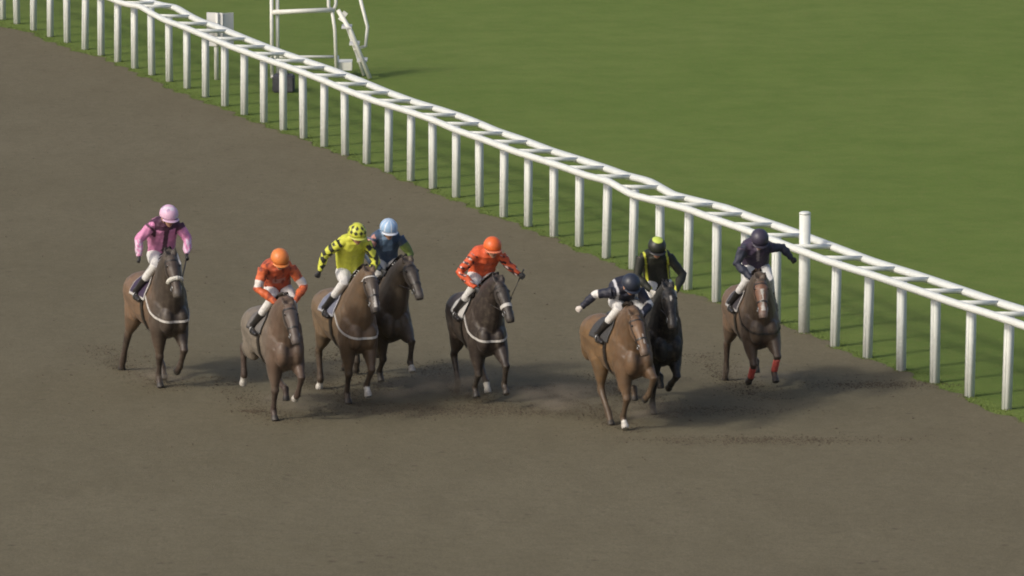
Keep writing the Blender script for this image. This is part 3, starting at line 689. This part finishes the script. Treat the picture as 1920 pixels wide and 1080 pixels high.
# ------------------------------------------------------------------ colours of the silks
def flat(c): return lambda P, *a: np.tile(np.array(c, float), (len(P), 1))
def checker(P, s, rot=.785):
    x = P[:, 0] + P[:, 2] * 1.0; y = P[:, 1]; a = (x * math.cos(rot) - y * math.sin(rot)) / s; b = (x * math.sin(rot) + y * math.cos(rot)) / s
    return (np.floor(a) + np.floor(b)) % 2 < 1
def stars(P, s, th, seed=0):
    rs = np.random.RandomState(seed); k = rs.normal(0, 1, (3, 3)); k /= np.linalg.norm(k, axis=1)[:, None]
    v = np.cos((P @ k[0]) / s) + np.cos((P @ k[1]) / s) + np.cos((P @ k[2]) / s); return v > th
PINK = np.array((.62, .24, .42)); PLUM = np.array((.075, .03, .055)); LIL = np.array((.66, .50, .62))
def silk_pink(P, L):
    c = np.tile(PLUM, (len(P), 1))
    c[(L['t'] < .62)] = PINK * .8; m = np.abs(np.abs(L['y']) - .085) < .05; mm = m & (L['t'] > .50) & (L['t'] < .84); c[mm] = PINK; c[(np.abs(L['y']) < .035) & (L['t'] < .62)] = PLUM
    for s in (-1, 1):
        a, p = L[s]; c[a] = PINK; k = a & (p < .30) & (s > 0); c[k] = PLUM * 1.2
        k = a & (p > 1.0) & checker(P, .035); c[k] = LIL
    return c
def cap_pink(P):
    c = np.tile(np.array((.66, .42, .56)), (len(P), 1)); c[stars(P, .020, 1.1, 4)] = (.62, .55, .64); c[stars(P, .020, 2.0, 5)] = (.40, .27, .42); return c
ORG = np.array((.60, .13, .045)); 
def silk_orange(P, L):
    c = np.tile(ORG * np.array((.75, .7, .9)), (len(P), 1))
    c[(L['t'] > .45) & (L['t'] < .62) & (np.abs(L['y']) < .09)] = (.42, .20, .16)
    c[stars(P, .017, .9, 3)] = (.22, .05, .03)
    for s in (-1, 1):
        a, p = L[s]; c[a] = ORG * .95; c[a & stars(P, .017, 1.0, 6)] = (.30, .07, .04); c[a & (p > .62) & (p < .98)] = (.66, .60, .55)
    return c
YEL = np.array((.58, .60, .07)); BLK = np.array((.022, .024, .018))
def silk_yellow(P, L):
    c = np.tile(YEL, (len(P), 1))
    for s in (-1, 1):
        a, p = L[s]; c[a & checker(P, .072)] = BLK
    return c
def cap_yellow(P):
    c = np.tile(YEL, (len(P), 1)); an = np.arctan2(P[:, 1], P[:, 0]); z = P[:, 2]
    c[((np.abs(((an + .2) / .62) % 1 - .5) * .080 + np.abs(z - .068)) < .034)] = BLK; c[((np.abs((an / .9) % 1 - .5) * .07 + np.abs(z - .128)) < .026)] = BLK
    return c
BLU = np.array((.26, .40, .58))
def silk_blue(P, L):
    c = np.tile(np.array((.05, .08, .13)), (len(P), 1))
    c[(L['t'] > .55) & (np.abs(L['y']) < .07)] = BLU * .6
    for s in (-1, 1):
        a, p = L[s]; c[a] = (.04, .06, .09)
        if s < 0: c[a & (p < .45)] = (.50, .26, .22)
        if s > 0: c[a & (p > .4) & (p < 1.3)] = (.14, .19, .05)
    return c
def cap_blue(P):
    c = np.tile(BLU, (len(P), 1)); an = np.arctan2(P[:, 1], P[:, 0]); c[np.abs(np.sin(an * 4)) < .33] = (.70, .72, .74); c[P[:, 2] < .014] = (.62, .66, .70); return c
def silk_spot(P, L):
    c = np.tile(np.array((.60, .10, .035)), (len(P), 1))
    for s in (-1, 1):
        a, p = L[s]; c[a & stars(P, .012, .9, 2)] = (.06, .02, .02); c[a & stars(P, .012, 1.9, 9)] = (.6, .45, .4); 
    return c
def silk_navy_white(P, L):
    c = np.tile(np.array((.022, .024, .038)), (len(P), 1)); c[(np.abs(np.abs(L['y']) - .13) < .018) & (L['t'] > .3)] = (.5, .5, .52)
    for s in (-1, 1):
        a, p = L[s]; c[a & (p > .80) & (p < 1.10)] = (.66, .64, .60)
    return c
def silk_black_lime(P, L):
    c = np.tile(BLK, (len(P), 1)); c[np.abs(np.abs(L['y']) - .15) < .014] = YEL
    return c
def cap_lime(P):
    c = np.tile(BLK, (len(P), 1)); an = np.arctan2(P[:, 1], P[:, 0]); c[(P[:, 2] > .138) & (P[:, 1] > -.10)] = (.50, .60, .10); return c
def silk_navy(P, L):
    c = np.tile(np.array((.050, .038, .065)), (len(P), 1)); c[(np.abs(L['y']) < .02) & (L['t'] > .5)] = (.3, .26, .28)
    for s in (-1, 1):
        a, p = L[s]; c[a] = (.032, .036, .055)
    return c

# ------------------------------------------------------------------ the runners
def place(x, y, heading, s=1.):
    a = -math.pi / 2 + R(heading)
    return Matrix.Translation((x, y, 0)) @ Matrix.Rotation(a, 4, 'Z') @ Matrix.Scale(s, 4)
FT = ((.0, -.315, 1.17), (.0, .315, 1.17))
RUN = [
 dict(at=(-5.06, 87.35, 21, 1.05), seed=1, RF=(.37, .11, 0), LF=(.42, -.12, .20), RH=(-1.12, .19, 0), LH=(.02, -.06, .05), poll=(.98, 1.93), nose=(1.24, 1.40), ly=(-0.155, -0.16),
      body=(.155, .095, .054), front=(.055, .043, .034), legs=(.05, .036, .028), face=(.06, .045, .036), mane=(.02, .016, .013), cloth=(.045, .03, .06), breast='white', noseband='fleece', muzzle=(.09, .08, .07),
      label="brown bay racehorse with white fleece noseband ridden by the jockey in pink",
      r=dict(head=(.42, .02, 2.36), relb=(.20, -.34, 2.03), rhand=(.27, -.36, 1.78), lelb=(.28, .33, 2.01), lhand=(.44, .26, 1.80), silk=silk_pink, cap=cap_pink, peak=(.62, .42, .56), yaw=4,
             label="jockey in pink and plum silks with pale pink cap and white breeches")),
 dict(at=(-3.3, 84.83, 19, 1.0), seed=2, RF=(.40, .13, 0), LF=(.55, -.12, .30), RH=(-1.05, .16, .26), LH=(.25, -.08, .25), poll=(.98, 1.74), nose=(1.28, 1.24), ly=(-0.115, -0.115),
      body=(.165, .140, .108), front=(.110, .072, .050), legs=(.055, .038, .03), face=(.085, .066, .055), mane=(.05, .042, .035), cloth=(.14, .13, .12), cloth_edge=(.05, .05, .05), socks=dict(RH=.84, LF=.9), breast=None, muzzle=(.11, .09, .08),
      label="dusty grey brown racehorse carrying the jockey in orange with white armbands",
      r=dict(head=(.45, -.06, 2.27), relb=(.30, -.34, 1.86), rhand=(.55, -.10, 1.66), lelb=(.32, .33, 1.86), lhand=(.55, .10, 1.66), silk=silk_orange, cap=flat((.66, .20, .05)), peak=(.66, .22, .06), pitch=28, gloves=(.5, .48, .45),
             label="jockey in dark orange silks with white armbands and plain orange cap")),
 dict(at=(-1.85, 87.18, 17, 1.0), seed=4, RF=(.25, .1, .1), LF=(1.02, -.14, .36), RH=(-.9, .15, .05), LH=(-.75, -.14, .28), poll=(.98, 1.94), nose=(1.30, 1.46), ly=(0.088, 0.151),
      body=(.105, .075, .050), front=(.092, .070, .048), legs=(.045, .036, .028), face=(.052, .044, .038), mane=(.018, .015, .013), cloth=(.05, .05, .06), socks=dict(LF=.90), breast=None, noseband=None, muzzle=(.10, .09, .08),
      label="dark brown racehorse with its ears up, half hidden behind the yellow jockey's horse",
      r=dict(head=(.44, -.03, 2.32), relb=(.26, -.32, 1.95), rhand=(.50, -.12, 1.72), lelb=(.30, .33, 1.93), lhand=(.55, .10, 1.70), silk=silk_blue, cap=cap_blue, peak=(.62, .66, .72),
             label="jockey in dark blue silks with light blue and white striped cap")),
 dict(at=(-2.33, 86.14, 20, 1.02), seed=3, RF=(.43, .13, 0), LF=(.60, -.10, .12), RH=(-.80, .15, 0), LH=(-.55, -.14, .30), poll=(.96, 1.93), nose=(1.26, 1.42), ly=(-0.015, -0.045),
      body=(.155, .105, .060), front=(.135, .088, .052), legs=(.06, .043, .03), face=(.070, .054, .042), mane=(.022, .018, .014), cloth=(.16, .17, .22), cloth_edge=(.4, .4, .42), socks=dict(RH=.86, LF=.84), breast='white', blaze=(.016, .45, .9), browwhite=True,
      label="bay racehorse with white breast strap carrying the jockey in yellow",
      r=dict(head=(.45, .0, 2.37), relb=(.14, -.37, 2.06), rhand=(.14, -.46, 1.80), lelb=(.34, .31, 1.95), lhand=(.56, .08, 1.74), silk=silk_yellow, cap=cap_yellow, peak=(.5, .52, .10), cuff=(.03, .03, .03),
             label="jockey in bright yellow silks with black diamonds on sleeves and cap")),
 dict(at=(-0.48, 86.01, 16, 1.0), seed=5, RF=(.33, .12, .10), LF=(.85, -.17, .22), RH=(-.58, .15, .03), LH=(.15, -.10, .12), poll=(1.0, 1.86), nose=(1.30, 1.34), ly=(0.014, 0.079),
      body=(.062, .045, .033), front=(.034, .026, .022), legs=(.036, .028, .022), face=(.034, .029, .026), mane=(.014, .012, .011), cloth=(.50, .49, .46), cloth_edge=(.05, .05, .05), socks=dict(LH=.80), breast='white', noseband='white', muzzle=(.05, .045, .04),
      label="very dark brown racehorse with white noseband and white breast strap in mid field",
      r=dict(head=(.44, .09, 2.24), relb=(.24, -.34, 1.88), rhand=(.50, -.14, 1.66), lelb=(.26, .38, 1.95), lhand=(.38, .52, 1.82), silk=silk_spot, cap=flat((.70, .13, .03)), peak=(.68, .20, .10), pitch=14,
             label="jockey in orange silks with spotted sleeves, left elbow out, glossy orange cap"), whip2=(-.1, -.25, -.6)),
 dict(at=(2.0, 85.28, 15, 1.0), seed=7, RF=(.37, .12, 0), LF=(.30, -.12, .33), RH=(-.85, .16, .04), LH=(-.1, -.12, .28), poll=(1.0, 1.90), nose=(1.28, 1.38), ly=(-0.119, -0.147),
      body=(.022, .021, .019), front=(.018, .018, .017), legs=(.02, .019, .017), face=(.022, .021, .020), mane=(.01, .01, .01), cloth=(.03, .03, .03), cloth_edge=(.06, .06, .06), breast=None, blaze=(.010, .2, .35),
      label="black racehorse close behind the bright bay one, to its right",
      r=dict(head=(.43, -.10, 2.36), relb=(.24, -.33, 1.95), rhand=(.46, -.16, 1.74), lelb=(.28, .32, 1.95), lhand=(.55, .12, 1.72), silk=silk_black_lime, cap=cap_lime, peak=(.03, .03, .03), yaw=-6, pitch=26, gloves=(.45, .43, .38),
             label="jockey in black silks with lime piping and lime topped black cap")),
 dict(at=(1.49, 84.19, 22, 1.0), seed=6, RF=(.50, .13, .04), LF=(.60, -.13, .42), RH=(.05, .15, 0), LH=(.3, -.10, .38), poll=(.98, 1.70), nose=(1.28, 1.20), ly=(-0.219, -0.211),
      body=(.150, .090, .042), front=(.118, .070, .038), legs=(.075, .05, .03), face=(.15, .085, .045), mane=(.025, .018, .012), cloth=(.05, .05, .05), cloth_edge=(.06, .06, .06), socks=dict(RF=.88), breast=None, noseband=None, white_girth=False, muzzle=(.12, .09, .07), blaze=(.010, .5, .75),
      label="bright golden bay racehorse leading, ridden by the jockey reaching an arm back",
      r=dict(head=(.50, -.05, 2.03), relb=(.13, -.42, 1.87), rhand=(.0, -.60, 1.66), lelb=(.42, .26, 1.72), lhand=(.60, .06, 1.60), silk=silk_navy_white, cap=flat((.025, .03, .045)), peak=(.03, .035, .05), pitch=34, gloves=(.55, .5, .45),
             label="jockey in navy silks crouching low with right arm stretched out behind")),
 dict(at=(3.42, 86.64, 12, 1.0), seed=8, RF=(.24, .11, .17), LF=(.80, -.14, .28), RH=(-.95, .16, 0), LH=(-.15, -.10, .25), poll=(.99, 1.80), nose=(1.28, 1.30), ly=(-0.156, -0.194),
      body=(.135, .085, .050), front=(.075, .053, .036), legs=(.055, .038, .028), face=(.165, .085, .052), mane=(.03, .02, .014), cloth=(.05, .045, .05), cloth_edge=(.5, .48, .45), breast='leather', blaze=(.020, .28, .85), muzzle=(.16, .12, .10),
      bandages=dict(LF=(.06, .95), RF=(.15, .98)), 
      label="chestnut racehorse with red leg bandages nearest the white running rail",
      r=dict(head=(.45, -.02, 2.26), relb=(.26, -.30, 1.90), rhand=(.50, -.10, 1.68), lelb=(.22, .38, 2.10), lhand=(.24, .52, 1.93), silk=silk_navy, cap=flat((.045, .038, .06)), peak=(.04, .035, .05), pitch=34,
             label="jockey in dark purple silks beside the rail with left arm held out")),
]
ROOTS = []
for h in RUN:
    x, y, hdg, s = h['at']
    h['M'] = place(x, y, hdg, s); h['feet'] = FT; h['r']['feet'] = FT; h['r']['seed'] = h['seed']
    h['hands'] = (h['r']['rhand'], h['r']['lhand'])
    ROOTS.append(build_horse(h))
    rt, hnd = build_rider(h['r'], h['M'])
    if 'whip' in h: whip(h['M'], hnd[-1], h['whip'], "dark riding whip held by the jockey in pink")
    if 'whip2' in h: whip(h['M'], hnd[1], h['whip2'], "dark riding whip in the outstretched hand of the orange jockey with spotted sleeves")

# ------------------------------------------------------------------ kicked up sand, clods, clod clusters in place of cast shadows
def clods(name, spots, label):
    V = []; F = []
    base = [(1, 0, 0), (-1, 0, 0), (0, 1, 0), (0, -1, 0), (0, 0, 1), (0, 0, -1)]
    fc = [(0, 2, 4), (2, 1, 4), (1, 3, 4), (3, 0, 4), (2, 0, 5), (1, 2, 5), (3, 1, 5), (0, 3, 5)]
    for (x, y, z, r) in spots:
        i = len(V)
        for b in base: V.append((x + b[0] * r * rnd.uniform(.6, 1.4), y + b[1] * r * rnd.uniform(.6, 1.4), z + b[2] * r * rnd.uniform(.5, 1.1)))
        F += [tuple(i + k for k in f_) for f_ in fc]
    me = bpy.data.meshes.new(name); me.from_pydata(V, [], F)
    return tag(link(name, me, M_clod), label, kind='stuff')
fly = []; lie = []
for h in RUN:
    M = h['M']
    for nm in ('RF', 'LF', 'RH', 'LH'):
        fx, fr, fz = h[nm]
        amt = 420 if nm[1] == 'H' else 220
        if fz < .2:
            for k in range(amt):
                t = abs(rnd.gauss(0, .45)); q = Vector((fx - t * 1.1 + rnd.gauss(0, .04), -fr + rnd.gauss(0, .05 + t * .16), .01 + rnd.random() ** 1.6 * t * .5))
                w = M @ q; fly.append((w.x, w.y, w.z, min(.014, abs(rnd.gauss(0, .0035)) + .0018)))
    for k in range(1500):
        q = M @ Vector((rnd.uniform(-3.2, .7), rnd.gauss(0, .22), 0)); lie.append((q.x, q.y, .004, min(.03, abs(rnd.gauss(0, .0055)) + .003)))
for k in range(5200):
    t = rnd.uniform(0, 52); p = Vector(edge_pts[0]) + RD * (57 + t) - RN * rnd.uniform(.1, 14); lie.append((p.x, p.y, .004, abs(rnd.gauss(0, .006)) + .003))
for (x0, y0, wx, wy, n) in ((3.35, 82.98, 2.4, .35, 2600), (5.2, 87.18, 1.3, .35, 1200), (-1.5, 85.19, 2.2, .6, 2200), (-0.07, 85.19, 2.0, .6, 2200), (-3.66, 85.11, .35, .12, 260), (2.84, 85.19, 1.6, .4, 900)):  # churned sand; dark clusters also stand in for shadows cast by the horses
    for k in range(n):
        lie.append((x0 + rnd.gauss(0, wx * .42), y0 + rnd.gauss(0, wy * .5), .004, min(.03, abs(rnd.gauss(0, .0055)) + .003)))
clods("flying_sand", fly, "dark sand kicked up by the galloping hooves")
clods("sand_clods_and_shadows", lie, "loose dark lumps of sand lying on the track, some clustered to imitate cast shadows")

# ------------------------------------------------------------------ low dust hanging behind the hooves
M_dust = bpy.data.materials.new("dust"); M_dust.use_nodes = True; t = M_dust.node_tree; N = t.nodes; L = t.links
N.remove(N["Principled BSDF"]); vol = N.new("ShaderNodeVolumePrincipled"); L.new(vol.outputs[0], N["Material Output"].inputs["Volume"])
vol.inputs["Color"].default_value = (.50, .43, .33, 1)
tc = N.new("ShaderNodeTexCoord"); ln = N.new("ShaderNodeVectorMath"); ln.operation = 'LENGTH'; L.new(tc.outputs["Object"], ln.inputs[0])
r1 = N.new("ShaderNodeMapRange"); r1.interpolation_type = 'SMOOTHSTEP'; r1.inputs[1].default_value = 1.0; r1.inputs[2].default_value = .15; r1.inputs[3].default_value = 0; r1.inputs[4].default_value = 1; L.new(ln.outputs["Value"], r1.inputs[0])
ns = N.new("ShaderNodeTexNoise"); ns.inputs["Scale"].default_value = 2.2; ns.inputs["Detail"].default_value = 3; L.new(tc.outputs["Object"], ns.inputs["Vector"])
r2 = N.new("ShaderNodeMapRange"); r2.inputs[1].default_value = .40; r2.inputs[2].default_value = .68; r2.inputs[3].default_value = 0; r2.inputs[4].default_value = 1.7; L.new(ns.outputs[0], r2.inputs[0])
mu = N.new("ShaderNodeMath"); mu.operation = 'MULTIPLY'; L.new(r1.outputs[0], mu.inputs[0]); L.new(r2.outputs[0], mu.inputs[1]); L.new(mu.outputs[0], vol.inputs["Density"])
bm = bmesh.new(); bmesh.ops.create_icosphere(bm, subdivisions=3, radius=1); dme = bpy.data.meshes.new("dust_cloud"); bm.to_mesh(dme); bm.free(); dme.materials.append(M_dust)
for (x, y, rx, ry, rz_) in ((-0.87, 86.22, .9, .9, .34), (0.67, 84.99, 1.1, .9, .32), (-2.98, 84.99, .8, .8, .26), (1.89, 84.39, .7, .7, .24), (-1.51, 85.81, .9, .8, .28), (-5.01, 87.18, .7, .7, .22), (3.59, 87.18, .8, .8, .24)):
    o = bpy.data.objects.new("dust_cloud", dme); C.objects.link(o)
    o.location = (x, y, rz_ * .72); o.scale = (rx, ry, rz_ * .7); o.rotation_euler = (0, 0, rnd.uniform(0, 6))
    tag(o, "thin haze of sand dust hanging round the galloping hooves", kind='stuff')
